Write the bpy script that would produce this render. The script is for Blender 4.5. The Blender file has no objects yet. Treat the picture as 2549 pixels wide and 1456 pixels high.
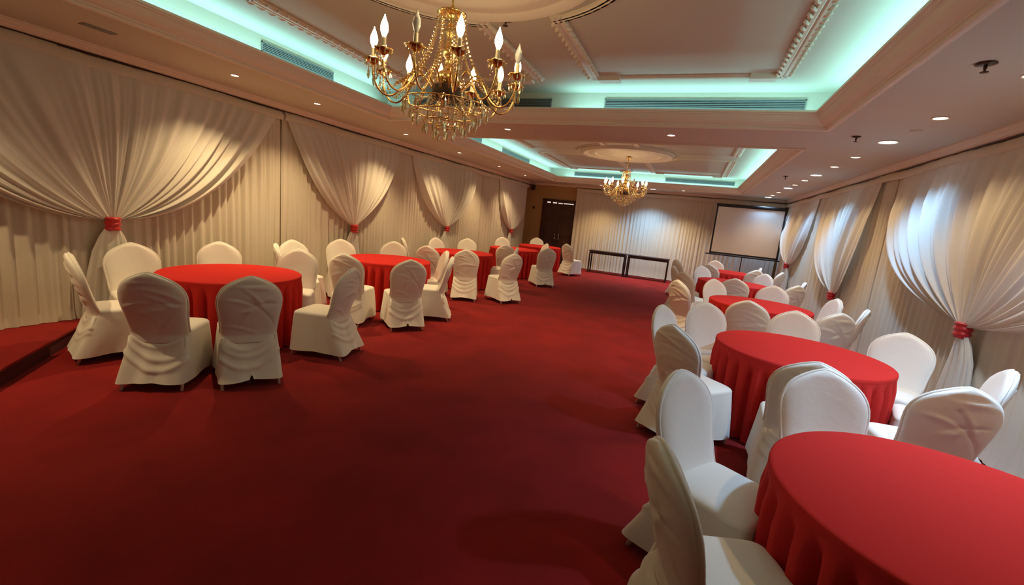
import bpy, bmesh, math, random
from mathutils import Vector, Matrix
import numpy as np

random.seed(7)
C = bpy.context.scene.collection
PI = math.pi
sc = bpy.context.scene

# ------------------------------------------------------------------ dimensions (metres)
ZS = 2.94          # soffit height
ZU = 3.36          # ceiling height inside the trays
XL, XR = -6.05, 2.80      # plaster walls
YB, YN = 16.30, -2.20     # end walls
XC = -1.67         # room axis
TRAYS = [(-4.53, 1.17, -0.45, 5.90), (-4.50, 1.18, 7.13, 14.75)]

# ------------------------------------------------------------------ materials
def mat(name, col, rough=0.6, metal=0.0, emit=None, es=0.0, sheen=0.0, bump=None, var=None, trans=0.0, spec=0.5, alpha=1.0):
    m = bpy.data.materials.new(name); m.use_nodes = True
    nt = m.node_tree; b = nt.nodes['Principled BSDF']
    b.inputs['Base Color'].default_value = (*col, 1)
    b.inputs['Roughness'].default_value = rough
    b.inputs['Metallic'].default_value = metal
    b.inputs['Specular IOR Level'].default_value = spec
    if sheen: b.inputs['Sheen Weight'].default_value = sheen
    if emit:
        b.inputs['Emission Color'].default_value = (*emit, 1)
        b.inputs['Emission Strength'].default_value = es
    if trans: b.inputs['Transmission Weight'].default_value = trans
    if bump or var:
        tc = nt.nodes.new('ShaderNodeTexCoord')
    if var:
        sc_, amt = var
        n = nt.nodes.new('ShaderNodeTexNoise'); n.inputs['Scale'].default_value = sc_; n.inputs['Detail'].default_value = 5
        r = nt.nodes.new('ShaderNodeValToRGB')
        r.color_ramp.elements[0].position = 0.3; r.color_ramp.elements[1].position = 0.7
        r.color_ramp.elements[0].color = (*[c * (1 - amt) for c in col], 1)
        r.color_ramp.elements[1].color = (*[min(1, c * (1 + amt)) for c in col], 1)
        nt.links.new(tc.outputs['Object'], n.inputs['Vector'])
        nt.links.new(n.outputs['Fac'], r.inputs['Fac'])
        nt.links.new(r.outputs['Color'], b.inputs['Base Color'])
    if bump:
        sc2, st, dist = bump
        n2 = nt.nodes.new('ShaderNodeTexNoise'); n2.inputs['Scale'].default_value = sc2; n2.inputs['Detail'].default_value = 4
        bp = nt.nodes.new('ShaderNodeBump'); bp.inputs['Strength'].default_value = st; bp.inputs['Distance'].default_value = dist
        nt.links.new(tc.outputs['Object'], n2.inputs['Vector'])
        nt.links.new(n2.outputs['Fac'], bp.inputs['Height'])
        nt.links.new(bp.outputs['Normal'], b.inputs['Normal'])
    return m

def cloth_mat(name, col, translucent=0.25, bump=(160, .25, .002)):
    m = bpy.data.materials.new(name); m.use_nodes = True
    nt = m.node_tree; out = nt.nodes['Material Output']; nt.nodes.remove(nt.nodes['Principled BSDF'])
    d = nt.nodes.new('ShaderNodeBsdfDiffuse'); d.inputs['Color'].default_value = (*col, 1); d.inputs['Roughness'].default_value = .6
    t = nt.nodes.new('ShaderNodeBsdfTranslucent'); t.inputs['Color'].default_value = (*col, 1)
    mx = nt.nodes.new('ShaderNodeMixShader'); mx.inputs[0].default_value = translucent
    nt.links.new(d.outputs[0], mx.inputs[1]); nt.links.new(t.outputs[0], mx.inputs[2]); nt.links.new(mx.outputs[0], out.inputs['Surface'])
    tc = nt.nodes.new('ShaderNodeTexCoord')
    n2 = nt.nodes.new('ShaderNodeTexNoise'); n2.inputs['Scale'].default_value = bump[0]
    bp = nt.nodes.new('ShaderNodeBump'); bp.inputs['Strength'].default_value = bump[1]; bp.inputs['Distance'].default_value = bump[2]
    nt.links.new(tc.outputs['Object'], n2.inputs['Vector']); nt.links.new(n2.outputs['Fac'], bp.inputs['Height'])
    nt.links.new(bp.outputs['Normal'], d.inputs['Normal'])
    return m

M = {}
M['plaster'] = mat('ceiling_paint', (.57, .52, .415), .75, bump=(6, .05, .01))
M['trimp'] = mat('moulding_paint', (.74, .64, .51), .55)
M['wall'] = mat('ochre_wall_paint', (.46, .31, .12), .7, bump=(8, .08, .01))
M['sidewall'] = mat('wall_paint', (.60, .52, .42), .8)
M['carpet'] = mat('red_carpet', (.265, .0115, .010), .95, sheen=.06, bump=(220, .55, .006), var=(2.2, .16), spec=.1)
M['riser'] = mat('dark_riser', (.075, .004, .004), .95, bump=(220, .5, .006))  # platform riser, a much darker red than the platform top
M['curtain'] = cloth_mat('ivory_voile', (.80, .73, .60), .22)
M['swag'] = cloth_mat('white_voile', (.84, .80, .72), .25)
M['cover'] = mat('chair_cover_cotton', (.86, .82, .725), .62, sheen=.25, bump=(14, .18, .012), spec=.25)
M['red'] = mat('red_table_cloth', (.56, .028, .023), .85, bump=(300, .12, .001), spec=.06)
M['redtie'] = mat('red_satin', (.48, .008, .010), .4, sheen=.2)
M['legm'] = mat('beige_metal_leg', (.82, .76, .68), .45)
M['gold'] = mat('polished_brass', (.85, .55, .20), .24, metal=1.0)
M['sleeve'] = mat('ivory_candle_sleeve', (.85, .72, .45), .5)
M['bulb'] = mat('lit_flame_bulb', (1, .9, .7), .3, emit=(1.0, .75, .40), es=72)
M['bulboff'] = mat('unlit_bulb_glass', (.95, .92, .85), .12, trans=.5)
M['dark'] = mat('dark_bronze', (.07, .04, .025), .4, metal=.6)
M['wood'] = mat('dark_door_wood', (.055, .020, .012), .45, var=(7, .3))
M['tablewood'] = mat('dark_table_wood', (.028, .014, .012), .5)
M['black'] = mat('black_plastic', (.012, .012, .012), .5)
M['screen'] = mat('screen_fabric', (.72, .66, .58), .85)
M['grille'] = mat('grille_metal', (.20, .205, .19), .5)
M['slot'] = mat('grille_shadow', (.05, .05, .045), .8)
M['warmlens'] = mat('warm_downlight_lens', (1, 1, 1), .4, emit=(1.0, .82, .62), es=14)
M['coollens'] = mat('cool_downlight_lens', (1, 1, 1), .4, emit=(.85, .92, 1.0), es=22)
M['gap'] = mat('lit_corridor_gap', (1, 1, 1), .4, emit=(1.0, .86, .74), es=.9)
M['chrome'] = mat('chrome', (.7, .7, .7), .2, metal=1)
# crystal: part clear, part glossy
m = bpy.data.materials.new('cut_crystal'); m.use_nodes = True
nt = m.node_tree; nt.nodes.remove(nt.nodes['Principled BSDF'])
tr = nt.nodes.new('ShaderNodeBsdfTransparent'); tr.inputs[0].default_value = (.92, .86, .72, 1)
gl = nt.nodes.new('ShaderNodeBsdfGlossy'); gl.inputs[0].default_value = (1, .86, .6, 1); gl.inputs['Roughness'].default_value = .16
mx = nt.nodes.new('ShaderNodeMixShader'); mx.inputs[0].default_value = .55
nt.links.new(tr.outputs[0], mx.inputs[1]); nt.links.new(gl.outputs[0], mx.inputs[2])
nt.links.new(mx.outputs[0], nt.nodes['Material Output'].inputs['Surface'])
M['crystal'] = m

# ------------------------------------------------------------------ helpers
def obj(name, bm, m, parent=None, smooth=False, angle=None):
    me = bpy.data.meshes.new(name)
    bmesh.ops.recalc_face_normals(bm, faces=bm.faces)
    bm.to_mesh(me); bm.free()
    if smooth:
        for p in me.polygons: p.use_smooth = True
    o = bpy.data.objects.new(name, me); C.objects.link(o)
    if m: me.materials.append(m)
    if parent: o.parent = parent
    if smooth and angle:
        try:
            me.set_sharp_from_angle(angle=angle)
        except Exception: pass
    return o

def thing(name, label, cat, loc=(0, 0, 0), rz=0, group=None):
    o = bpy.data.objects.new(name, None); C.objects.link(o)
    o.empty_display_size = .1
    o.location = loc; o.rotation_euler = (0, 0, rz)
    o['label'] = label; o['category'] = cat
    if group: o['group'] = group
    return o

def tag(o, label, cat, group=None):
    o['label'] = label; o['category'] = cat
    if group: o['group'] = group
    return o

def struct(o):
    o['kind'] = 'structure'; return o

def dup(root, loc, rz, label=None, scale=None):
    r = root.copy(); C.objects.link(r); r.location = loc; r.rotation_euler = (0, 0, rz)
    if label: r['label'] = label
    if scale: r.scale = scale
    for ch in list(root.children):
        c = ch.copy(); C.objects.link(c); c.parent = r
        for g in list(ch.children):
            d = g.copy(); C.objects.link(d); d.parent = c
    return r

def box(bm, x0, x1, y0, y1, z0, z1):
    v = [bm.verts.new(p) for p in ((x0, y0, z0), (x1, y0, z0), (x1, y1, z0), (x0, y1, z0), (x0, y0, z1), (x1, y0, z1), (x1, y1, z1), (x0, y1, z1))]
    for f in ((0, 3, 2, 1), (4, 5, 6, 7), (0, 1, 5, 4), (1, 2, 6, 5), (2, 3, 7, 6), (3, 0, 4, 7)):
        bm.faces.new([v[i] for i in f])

def bbox(*a, bev=.004):
    bm = bmesh.new(); box(bm, *a)
    if bev: bmesh.ops.bevel(bm, geom=list(bm.edges), offset=bev, segments=2, affect='EDGES', profile=.5)
    return bm

def rows_mesh(bm, rows, closed=True, cap0=False, cap1=False):
    R = [[bm.verts.new(p) for p in r] for r in rows]
    n = len(R[0])
    for a, b in zip(R[:-1], R[1:]):
        for i in range(n if closed else n - 1):
            j = (i + 1) % n
            bm.faces.new((a[i], a[j], b[j], b[i]))
    if cap0: bm.faces.new(R[0])
    if cap1: bm.faces.new(R[-1][::-1])
    return R

def lathe(bm, prof, n=16, cx=0, cy=0, cz=0):
    rows = []
    for r, z in prof:
        rows.append([(cx + r * math.cos(2 * PI * i / n), cy + r * math.sin(2 * PI * i / n), cz + z) for i in range(n)])
    rows_mesh(bm, rows, True, True, True)

def tube(bm, pts, r, n=8):
    pts = [Vector(p) for p in pts]
    rows = []
    up = Vector((0, 0, 1))
    for i, p in enumerate(pts):
        t = (pts[min(i + 1, len(pts) - 1)] - pts[max(i - 1, 0)]).normalized()
        u = t.cross(up)
        if u.length < 1e-4: u = t.cross(Vector((0, 1, 0)))
        u.normalize(); w = t.cross(u)
        rr = r[i] if isinstance(r, (list, tuple)) else r
        rows.append([p + rr * (math.cos(2 * PI * k / n) * u + math.sin(2 * PI * k / n) * w) for k in range(n)])
    rows_mesh(bm, rows, True, True, True)

def catmull(pts, n=6):
    P = [Vector(p) for p in pts]; out = []
    P = [2 * P[0] - P[1]] + P + [2 * P[-1] - P[-2]]
    for i in range(1, len(P) - 2):
        for k in range(n):
            t = k / n
            a, b, c, d = P[i - 1], P[i], P[i + 1], P[i + 2]
            out.append(.5 * ((2 * b) + (c - a) * t + (2 * a - 5 * b + 4 * c - d) * t * t + (3 * b - a - 3 * c + d) * t ** 3))
    out.append(P[-2]); return out

def bead(bm, p, r):
    bmesh.ops.create_icosphere(bm, subdivisions=1, radius=r, matrix=Matrix.Translation(p))

# ------------------------------------------------------------------ room shell
bm = bmesh.new(); box(bm, XL - .2, XR + .2, YN - .2, YB + .2, -.12, 0); struct(obj('floor', bm, M['carpet']))
bm = bmesh.new(); box(bm, XL - .2, XL, YN, YB, 0, 3.6); struct(obj('wall_left', bm, M['sidewall']))
bm = bmesh.new(); box(bm, XR, XR + .2, YN, YB, 0, 3.6); struct(obj('wall_right', bm, M['sidewall']))
bm = bmesh.new(); box(bm, XL - .2, XR + .2, YB, YB + .2, 0, 3.6); struct(obj('wall_back', bm, M['wall']))
bm = bmesh.new(); box(bm, XL - .2, XR + .2, YN - .2, YN, 0, 3.6); struct(obj('wall_front', bm, M['sidewall']))

# soffit with two openings, the tray walls and their ceilings: one ceiling
bm = bmesh.new()
def plate(x0, x1, y0, y1): box(bm, x0, x1, y0, y1, ZS, ZS + .06)
t1, t2 = TRAYS
plate(XL, XR, YN, t1[2]); plate(XL, XR, t1[3], t2[2]); plate(XL, XR, t2[3], YB)
for t in TRAYS:
    plate(XL, t[0], t[2], t[3]); plate(t[1], XR, t[2], t[3])
    s = .18
    box(bm, t[0] - s - .08, t[0] - s, t[2] - s, t[3] + s, ZS + .06, ZU)
    box(bm, t[1] + s, t[1] + s + .08, t[2] - s, t[3] + s, ZS + .06, ZU)
    box(bm, t[0] - s - .08, t[1] + s + .08, t[3] + s, t[3] + s + .08, ZS + .06, ZU)
    box(bm, t[0] - s - .08, t[1] + s + .08, t[2] - s - .08, t[2] - s, ZS + .06, ZU)
    box(bm, t[0] - s - .08, t[1] + s + .08, t[2] - s - .08, t[3] + s + .08, ZU, ZU + .08)
struct(obj('ceiling', bm, M['plaster']))

def sweep_rect(bm, x0, x1, y0, y1, prof):
    """prof: (inset, z) closed polygon, mitred round a rectangle; inset grows inwards."""
    rows = []
    for cxs, cys in ((0, 0), (1, 0), (1, 1), (0, 1)):
        rows.append([((x0 + d) if cxs == 0 else (x1 - d), (y0 + d) if cys == 0 else (y1 - d), z) for d, z in prof])
    R = [[bm.verts.new(p) for p in r] for r in rows]
    n = len(prof)
    for k in range(4):
        a, b = R[k], R[(k + 1) % 4]
        for i in range(n):
            j = (i + 1) % n
            bm.faces.new((a[i], a[j], b[j], b[i]))

crown = [(-.045, 2.941), (-.045, 2.922), (-.03, 2.916), (-.008, 2.916), (.004, 2.924), (.004, 2.94), (.018, 2.944), (.018, 2.958), (.03, 2.963),
         (.05, 2.972), (.075, 2.99), (.095, 3.012), (.108, 3.036), (.118, 3.05), (.132, 3.052), (.136, 3.066), (.155, 3.07), (.155, 3.092), (.135, 3.092), (.10, 3.06), (.04, 3.01), (-.02, 2.97)]
for k, t in enumerate(TRAYS):
    bm = bmesh.new(); sweep_rect(bm, *t, crown)
    struct(obj('trim_%d' % (k + 1), bm, M['trimp']))

# wall cornices (straight profiles below the soffit)
def cornice(name, p0, p1, inward, prof):
    bm = bmesh.new()
    rows = []
    for p in (p0, p1):
        rows.append([(p[0] + inward[0] * d, p[1] + inward[1] * d, z) for d, z in prof])
    rows_mesh(bm, rows, True, True, True)
    struct(obj(name, bm, M['trimp']))
cp = [(0, 2.94), (.30, 2.94), (.30, 2.925), (.285, 2.92), (.28, 2.905), (.255, 2.895), (.24, 2.88), (.225, 2.878), (.225, 2.868), (0, 2.868)]
cornice('trim_3', (XL, YN, 0), (XL, YB, 0), (1, 0), cp)
cornice('trim_4', (XR, YN, 0), (XR, YB, 0), (-1, 0), cp)
cornice('trim_5', (XL, YB, 0), (XR, YB, 0), (0, -1), cp)

# plaster panel mouldings on the tray ceilings: 4 notched panels round each medallion
def panel_outline(cx, cy, sx, sy, x_in, x_out, y_in, y_out, rn):
    pts = [(x_in, y_out), (x_out, y_out), (x_out, y_in)]
    a0 = math.asin(min(1, y_in / rn)); a1 = math.acos(min(1, x_in / rn))
    for i in range(13):
        a = a0 + (a1 - a0) * i / 12
        pts.append((rn * math.cos(a), rn * math.sin(a)))
    return [(cx + sx * x, cy + sy * y) for x, y in pts]

def strip(bm, p, q, w, z, h):
    p = Vector((*p, 0)); q = Vector((*q, 0)); t = (q - p).normalized(); n = Vector((-t.y, t.x, 0))
    p = p - t * w * .5; q = q + t * w * .5
    prof = [(-w / 2, 0), (-w / 2, h * .4), (-w * .35, h * .55), (-w * .3, h), (-w * .1, h), (0, h * .6), (w * .1, h), (w * .3, h), (w * .35, h * .55), (w / 2, h * .4), (w / 2, 0)]
    rows = [[(b.x + n.x * a, b.y + n.y * a, z - c) for a, c in prof] for b in (p, q)]
    rows_mesh(bm, rows, True, True, True)

def leaf_run(bm, p, q, w, z, step=.11):
    p = Vector((*p, 0)); q = Vector((*q, 0)); L = (q - p).length; t = (q - p) / L; n = Vector((-t.y, t.x, 0))
    k = int(L / step)
    for i in range(k):
        c = p + t * (i + .5) * L / k
        for s in (-1, 1):
            o_ = c + n * s * w * .42
            bmesh.ops.create_icosphere(bm, subdivisions=1, radius=1, matrix=Matrix.Translation((o_.x, o_.y, z - .022)) @ Matrix.Rotation(math.atan2(t.y, t.x) + s * .6, 4, 'Z') @ Matrix.Diagonal((.045, .02, .02, 1)))

ti = 6
med_c = []
for t, cy in ((TRAYS[0], 2.75), (TRAYS[1], 11.0)):
    yo = t[3] + .18 - .63 - cy
    for sx, sy in ((1, 1), (-1, 1), (1, -1), (-1, -1)):
        P = panel_outline(XC, cy, sx, sy, .35, 2.28, .35, yo, 1.2)
        bm = bmesh.new()
        n = len(P)
        for i in range(n):
            a, b = P[i], P[(i + 1) % n]
            dy = abs(a[1] - b[1]); dx = abs(a[0] - b[0])
            wide = .13 if (dy > .5 and dx < .01) else (.07 if i < 3 else .09)
            strip(bm, a, b, wide, ZU + .001, .03)
            if dy > .5 and dx < .01: leaf_run(bm, a, b, wide, ZU)
        # corner blocks
        for (ax, ay, sgn) in ((P[0][0], P[0][1], 1), (P[1][0], P[1][1], -1)):
            x0 = ax + sgn * sx * .06; x1 = ax + sgn * sx * .30
            box(bm, min(x0, x1), max(x0, x1), ay - .06, ay + .06, ZU - .055, ZU)
        struct(obj('trim_%d' % ti, bm, M['trimp'])); ti += 1
    bm = bmesh.new()
    lathe(bm, [(.10, -.06), (.16, -.075), (.22, -.05), (.30, -.045), (.34, -.06), (.38, -.045), (.70, -.03), (.74, -.055), (.79, -.06), (.84, -.04), (.92, -.035), (.96, -.06), (1.01, -.065), (1.05, -.03), (1.06, .0)], 64, XC, cy, ZU)
    o = obj('ceiling_rose', bm, M['trimp'], smooth=True, angle=.5)
    tag(o, ['round cream plaster rose above the larger front chandelier', 'round cream plaster rose lit gold above the smaller rear chandelier'][len(med_c)], 'ceiling rose', 'ceiling roses')
    med_c.append(cy)

# ------------------------------------------------------------------ platform in the corner
bm = bmesh.new()
poly = [(XL + .02, 2.72), (-5.82, 2.72), (-3.6, .52), (-3.6, YN + .02), (XL + .02, YN + .02)]
pf = thing('carpeted_platform', 'low red carpeted platform in the corner under the pleated curtain', 'platform', (-4.9, .3, 0))
lo = [bm.verts.new((x + 4.9, y - .3, .13)) for x, y in poly]; hi = [bm.verts.new((x + 4.9, y - .3, .15)) for x, y in poly]
bm.faces.new(hi); bm.faces.new(lo[::-1])
for i in range(5): bm.faces.new((lo[i], lo[(i + 1) % 5], hi[(i + 1) % 5], hi[i]))
obj('platform_top', bm, M['carpet'], pf)
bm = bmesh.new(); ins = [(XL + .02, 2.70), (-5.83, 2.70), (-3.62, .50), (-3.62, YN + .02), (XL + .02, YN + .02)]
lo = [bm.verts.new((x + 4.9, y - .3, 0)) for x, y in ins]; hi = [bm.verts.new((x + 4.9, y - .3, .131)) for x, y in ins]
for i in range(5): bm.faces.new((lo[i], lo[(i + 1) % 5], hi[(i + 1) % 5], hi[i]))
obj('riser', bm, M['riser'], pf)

# ------------------------------------------------------------------ door in the back wall
DX0, DX1, DZ = -5.33, -3.95, 2.40
bm = bmesh.new()
for a in ((DX0, DX0 + .07, 0, DZ), (DX1 - .07, DX1, 0, DZ), (DX0, DX1, DZ - .07, DZ)):
    box(bm, a[0], a[1], YB - .05, YB - .002, a[2], a[3])
fr = struct(obj('door_1', bm, M['wood']))
mid = (DX0 + DX1) / 2
for a, b in ((DX0 + .075, mid - .004), (mid + .004, DX1 - .075)):
    bm = bmesh.new(); box(bm, a, b, YB - .035, YB - .006, .01, DZ - .17)
    w = b - a
    for z0, z1 in ((.15, .95), (1.1, 2.1)):
        for q in ((a + .10, b - .10, z0, z0 + .03), (a + .10, b - .10, z1 - .03, z1), (a + .10, a + .13, z0, z1), (b - .13, b - .10, z0, z1)):
            box(bm, q[0], q[1], YB - .045, YB - .034, q[2], q[3])
    lf = obj('door_leaf', bm, M['wood'], fr)
    hx = mid - .08 if a < mid - .3 else mid + .08
    bm = bmesh.new(); tube(bm, [(hx, YB - .036, .95), (hx, YB - .085, .95), (hx, YB - .085, 1.15), (hx, YB - .036, 1.15)], .011); obj('door_handle', bm, M['chrome'], lf)
bm = bmesh.new(); box(bm, DX0 + .075, DX1 - .075, YB - .012, YB - .006, DZ - .165, DZ - .075); obj('transom_panel', bm, M['wood'], fr)
bm = bmesh.new()
for a, b, h in ((.10, .23, .05), (.32, .47, .045), (.53, .70, .03), (.74, 1.11, .035)):
    box(bm, DX0 + .075 + a, DX0 + .075 + b, YB - .02, YB - .012, DZ - .145, DZ - .145 + h)
obj('transom_pane', bm, M['gap'], fr)

bm = bbox(-5.72, -5.64, YB - .012, YB, 1.99, 2.07, bev=.002)
tag(obj('wall_switch', bm, M['dark']), 'small dark switch plate on ochre wall beside the dark door', 'switch')

# small black speaker high in the corner
sp = thing('wall_speaker', 'small black speaker mounted high in the corner near the door', 'speaker', (-5.66, 15.95, 2.66))
bm = bbox(-.07, .07, -.06, .06, 0, .19, bev=.01); obj('speaker_case', bm, M['black'], sp)
bm = bmesh.new(); lathe(bm, [(.045, 0), (.04, .006), (.01, .008)], 16); 
for v in bm.verts: v.co = Vector((v.co.x, -.061 - v.co.z, v.co.y + .09))
obj('speaker_cone', bm, M['dark'], sp)
bm = bmesh.new(); tube(bm, [(0, .05, .1), (-.05, .12, .12), (-.10, .33, .12)], .012); obj('bracket', bm, M['black'], sp)

# ------------------------------------------------------------------ backdrop curtains
def wave(n, seed, amp=1.0):
    rnd = random.Random(seed)
    ph = [rnd.random() * 6.28 for _ in range(6)]
    def f(s):   # s in fold units
        s2 = s + .35 * math.sin(s * .37 + ph[0]) + .25 * math.sin(s * .83 + ph[1])
        a = .65 + .35 * math.sin(s * .21 + ph[2])
        v = math.sin(2 * PI * s2)
        v = v * (1 - .25 * v * v) * 1.25
        return amp * (a * v + .35 * math.sin(2 * PI * s2 * 2.17 + ph[3]) * (.5 + .5 * math.sin(s * .5 + ph[4])))
    return f

def backdrop(axis, fixed, sign, a0, a1, z0, z1, period, amp, seed, label, group, header=True, slant=0.0):
    """A pleated curtain hanging along a wall. axis 'y': runs along y at x=fixed; 'x': along x at y=fixed. sign: towards the room."""
    t = thing('backdrop_curtain', label, 'curtain', ((fixed, (a0 + a1) / 2, z0) if axis == 'y' else ((a0 + a1) / 2, fixed, z0)), 0, group)
    off = Vector(t.location)
    n = max(8, int((a1 - a0) / period * 9)); f = wave(n, seed); g = wave(n, seed + 50)
    zr = [z1, z1 - .02, z1 - .06, z1 - .15, z1 - .4, z1 - .8, z1 - 1.3, z1 - 1.8, z0 + .6, z0 + .3, z0 + .1, z0]
    bm = bmesh.new(); rows = []
    for z in zr:
        k = (z1 - z) / (z1 - z0)
        row = []
        for i in range(n + 1):
            s = a0 + (a1 - a0) * i / n
            u = s / period
            A = amp * (.30 + .70 * min(1, k * 4)) 
            d = A * ((1 - .35 * k) * f(u) + .45 * k * g(u * .55)) + .012 * k
            if z < z0 + .06: d += .02
            lateral = slant * k * (s - a0)
            p = Vector((fixed + sign * d, s + lateral, z)) if axis == 'y' else Vector((s + lateral, fixed + sign * d, z))
            row.append(p - off)
        rows.append(row)
    rows_mesh(bm, rows, False)
    obj('pleated_cloth', bm, M['curtain'], t, smooth=True)
    if header:
        bm = bmesh.new(); rows = []
        n2 = int((a1 - a0) / .06)
        for z, dd in ((z1 + .014, .0), (z1 + .02, .035), (z1 - .01, .072), (z1 - .05, .080), (z1 - .085, .074), (z1 - .095, .05)):
            row = []
            for i in range(n2 + 1):
                s = a0 + (a1 - a0) * i / n2
                d = dd + .010 * math.sin(s * 23 + seed) * math.sin(s * 7.3) + (.006 * math.sin(s * 41) if z < z1 - .06 else 0)
                zz = z + .008 * math.sin(s * 3.1 + seed)
                p = Vector((fixed + sign * d, s, zz)) if axis == 'y' else Vector((s, fixed + sign * d, zz))
                row.append(p - off)
            rows.append(row)
        rows_mesh(bm, rows, False); obj('header_band', bm, M['curtain'], t, smooth=True)
    return t

GL, GR, GB = 'backdrop curtains on the door-side long wall', 'backdrop curtains on the screen-side long wall', 'backdrop curtains on the end wall'
LXC = -5.90; RXC = 2.64; BYC = 16.10
for a0, a1, z0, lb, sd in ((-1.9, 2.60, .155, 'ivory pleated curtain whose hem rests on the carpeted platform', 1),
                       (2.60, 5.135, .02, 'gold-lit pleated curtain ending at the dark seam behind front table', 2),
                       (5.175, 8.34, .02, 'pleated curtain just beyond the dark seam, behind the second table', 3),
                       (8.30, 12.18, .02, 'dim pleated curtain behind the third door-side table', 4),
                       (12.15, 16.0, .02, 'pleated curtain reaching the corner by the black speaker', 5)):
    backdrop('y', LXC, 1, a0, a1, z0, 2.83, .115, .030, sd, lb, GL)
for a0, a1, lb, sd in ((-1.0, 4.08, 'cream pleated curtain beside the tablecloth at the camera end', 11), (4.05, 8.19, 'cream pleated curtain behind the big low swag and its red tie', 12),
                       (8.15, 11.98, 'cream pleated curtain behind the middle swag of the cool-lit wall', 13), (11.95, 16.0, 'cream pleated curtain beside the projection screen', 14)):
    backdrop('y', RXC, -1, a0, a1, .02, 2.83, .15, .035, sd, lb, GR)
for a0, a1, lb, sd in ((-4.02, -1.88, 'white pleated curtain beside the dark door on end wall', 21), (-1.92, .36, 'blue-lit white pleated curtain behind the dark folding tables', 22),
                       (.33, 2.55, 'shaded pleated curtain hanging behind the projection screen', 23)):
    backdrop('x', BYC, -1, a0, a1, .02, 2.83, .125, .034, sd, lb, GB)

# dark curtain rails right under the cornices
for pts, lb in (([(LXC + .02, YN + .1, 2.862), (LXC + .02, 16.0, 2.862)], 'thin dark curtain rail along the door-side long wall'),
                ([(RXC - .02, YN + .1, 2.862), (RXC - .02, 16.0, 2.862)], 'thin dark curtain rail along the cool-lit swag wall'),
                ([(-4.05, BYC - .02, 2.862), (2.55, BYC - .02, 2.862)], 'thin dark curtain rail across the end wall')):
    bm = bmesh.new(); tube(bm, pts, .009)
    tag(obj('curtain_rail', bm, M['dark']), lb, 'curtain rail', 'curtain rails')

# ------------------------------------------------------------------ swags
def swag(x0, sign, y0, y1, ztop, ytie, ztie, folds, seed, label, group, lo=(.3, .75), hi=(.3, .75), bulge=.07, ztail=.03):
    t = thing('swag_drape', label, 'drape', (x0, ytie, 0), 0, group)
    off = Vector(t.location)
    rnd = random.Random(seed); f = wave(folds, seed); g = wave(folds, seed + 9)
    U = folds * 9; V = 30
    gw = .042
    bm = bmesh.new(); rows = []
    for j in range(V + 1):
        v = j / V
        row = []
        for i in range(U + 1):
            u = i / U
            e = 2 * u - 1
            a, b = lo if e < 0 else hi
            ae = abs(e) ** 1.3
            T = Vector((y0 + (y1 - y0) * u, ztop)); K = Vector((ytie + e * gw, ztie + .03 * ae - .02))
            Cc = Vector((T.x + (K.x - T.x) * (a * ae + .4 * (1 - ae)), T.y + (K.y - T.y) * (b * ae + .5 * (1 - ae))))
            p = T * (1 - v) ** 2 + Cc * 2 * v * (1 - v) + K * v * v
            fu = u * folds
            amp = (.008 + .030 * math.sin(PI * min(1, v * 1.05)) ** .8) * (1 + .5 * ae)
            d = .045 + .04 * min(1, v * 5) + bulge * math.sin(PI * v) ** 1.2 * (.6 + .4 * ae) + amp * (f(fu) * .7 + g(fu * .5) * .5) + .03 * v + .045 * v ** 4 * (1 - e * e)
            if abs(e) > .93: d -= (abs(e) - .93) * .9 * math.sin(PI * v)
            row.append(Vector((x0 + sign * d, p.x, p.y)) - off)
        rows.append(row)
    rows_mesh(bm, rows, False)
    obj('swag_panel', bm, M['swag'], t, smooth=True)
    # tail below the tie
    bm = bmesh.new(); rows = []
    N = 72; h = wave(12, seed + 21)
    for z, w, dp in ((ztie + .02, .045, .045), (ztie - .06, .05, .048), (ztie - .16, .10, .055), (ztie - .32, .145, .06), (ztie - .55, .19, .065), (ztie - .8, .225, .068), (ztail, .26, .07)):
        row = []
        for i in range(N):
            a = 2 * PI * i / N
            k = min(1, (ztie + .02 - z) / .3)
            r = 1 + .16 * k * math.sin(11 * a + seed) + .08 * k * math.sin(17 * a + 2 * seed)
            row.append(Vector((x0 + sign * ((.135 - .045 * k) + .75 * dp * math.sin(a) * r), ytie + w * math.cos(a) * r, z)) - off)
        rows.append(row)
    rows_mesh(bm, rows, True); obj('drape_tail', bm, M['swag'], t, smooth=True)
    # red band
    bm = bmesh.new(); rows = []
    for z, k in [(-.10, .80)] + [(-.10 + .0115 * q, 1.0 + .10 * math.sin(q * 1.4 + seed) + .012 * q) for q in range(13)] + [(.045, .9)]:
        rows.append([Vector((x0 + sign * (.135 + .060 * k * math.sin(2 * PI * i / 28) * (1 + .07 * math.sin(z * 150 + i * .9))), ytie + .064 * k * math.cos(2 * PI * i / 28) * (1 + .06 * math.sin(z * 130 + i * .7)), ztie + z)) - off for i in range(28)])
    rows_mesh(bm, rows, True, True, True); obj('tie_band', bm, M['redtie'], t, smooth=True)
    return t

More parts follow.
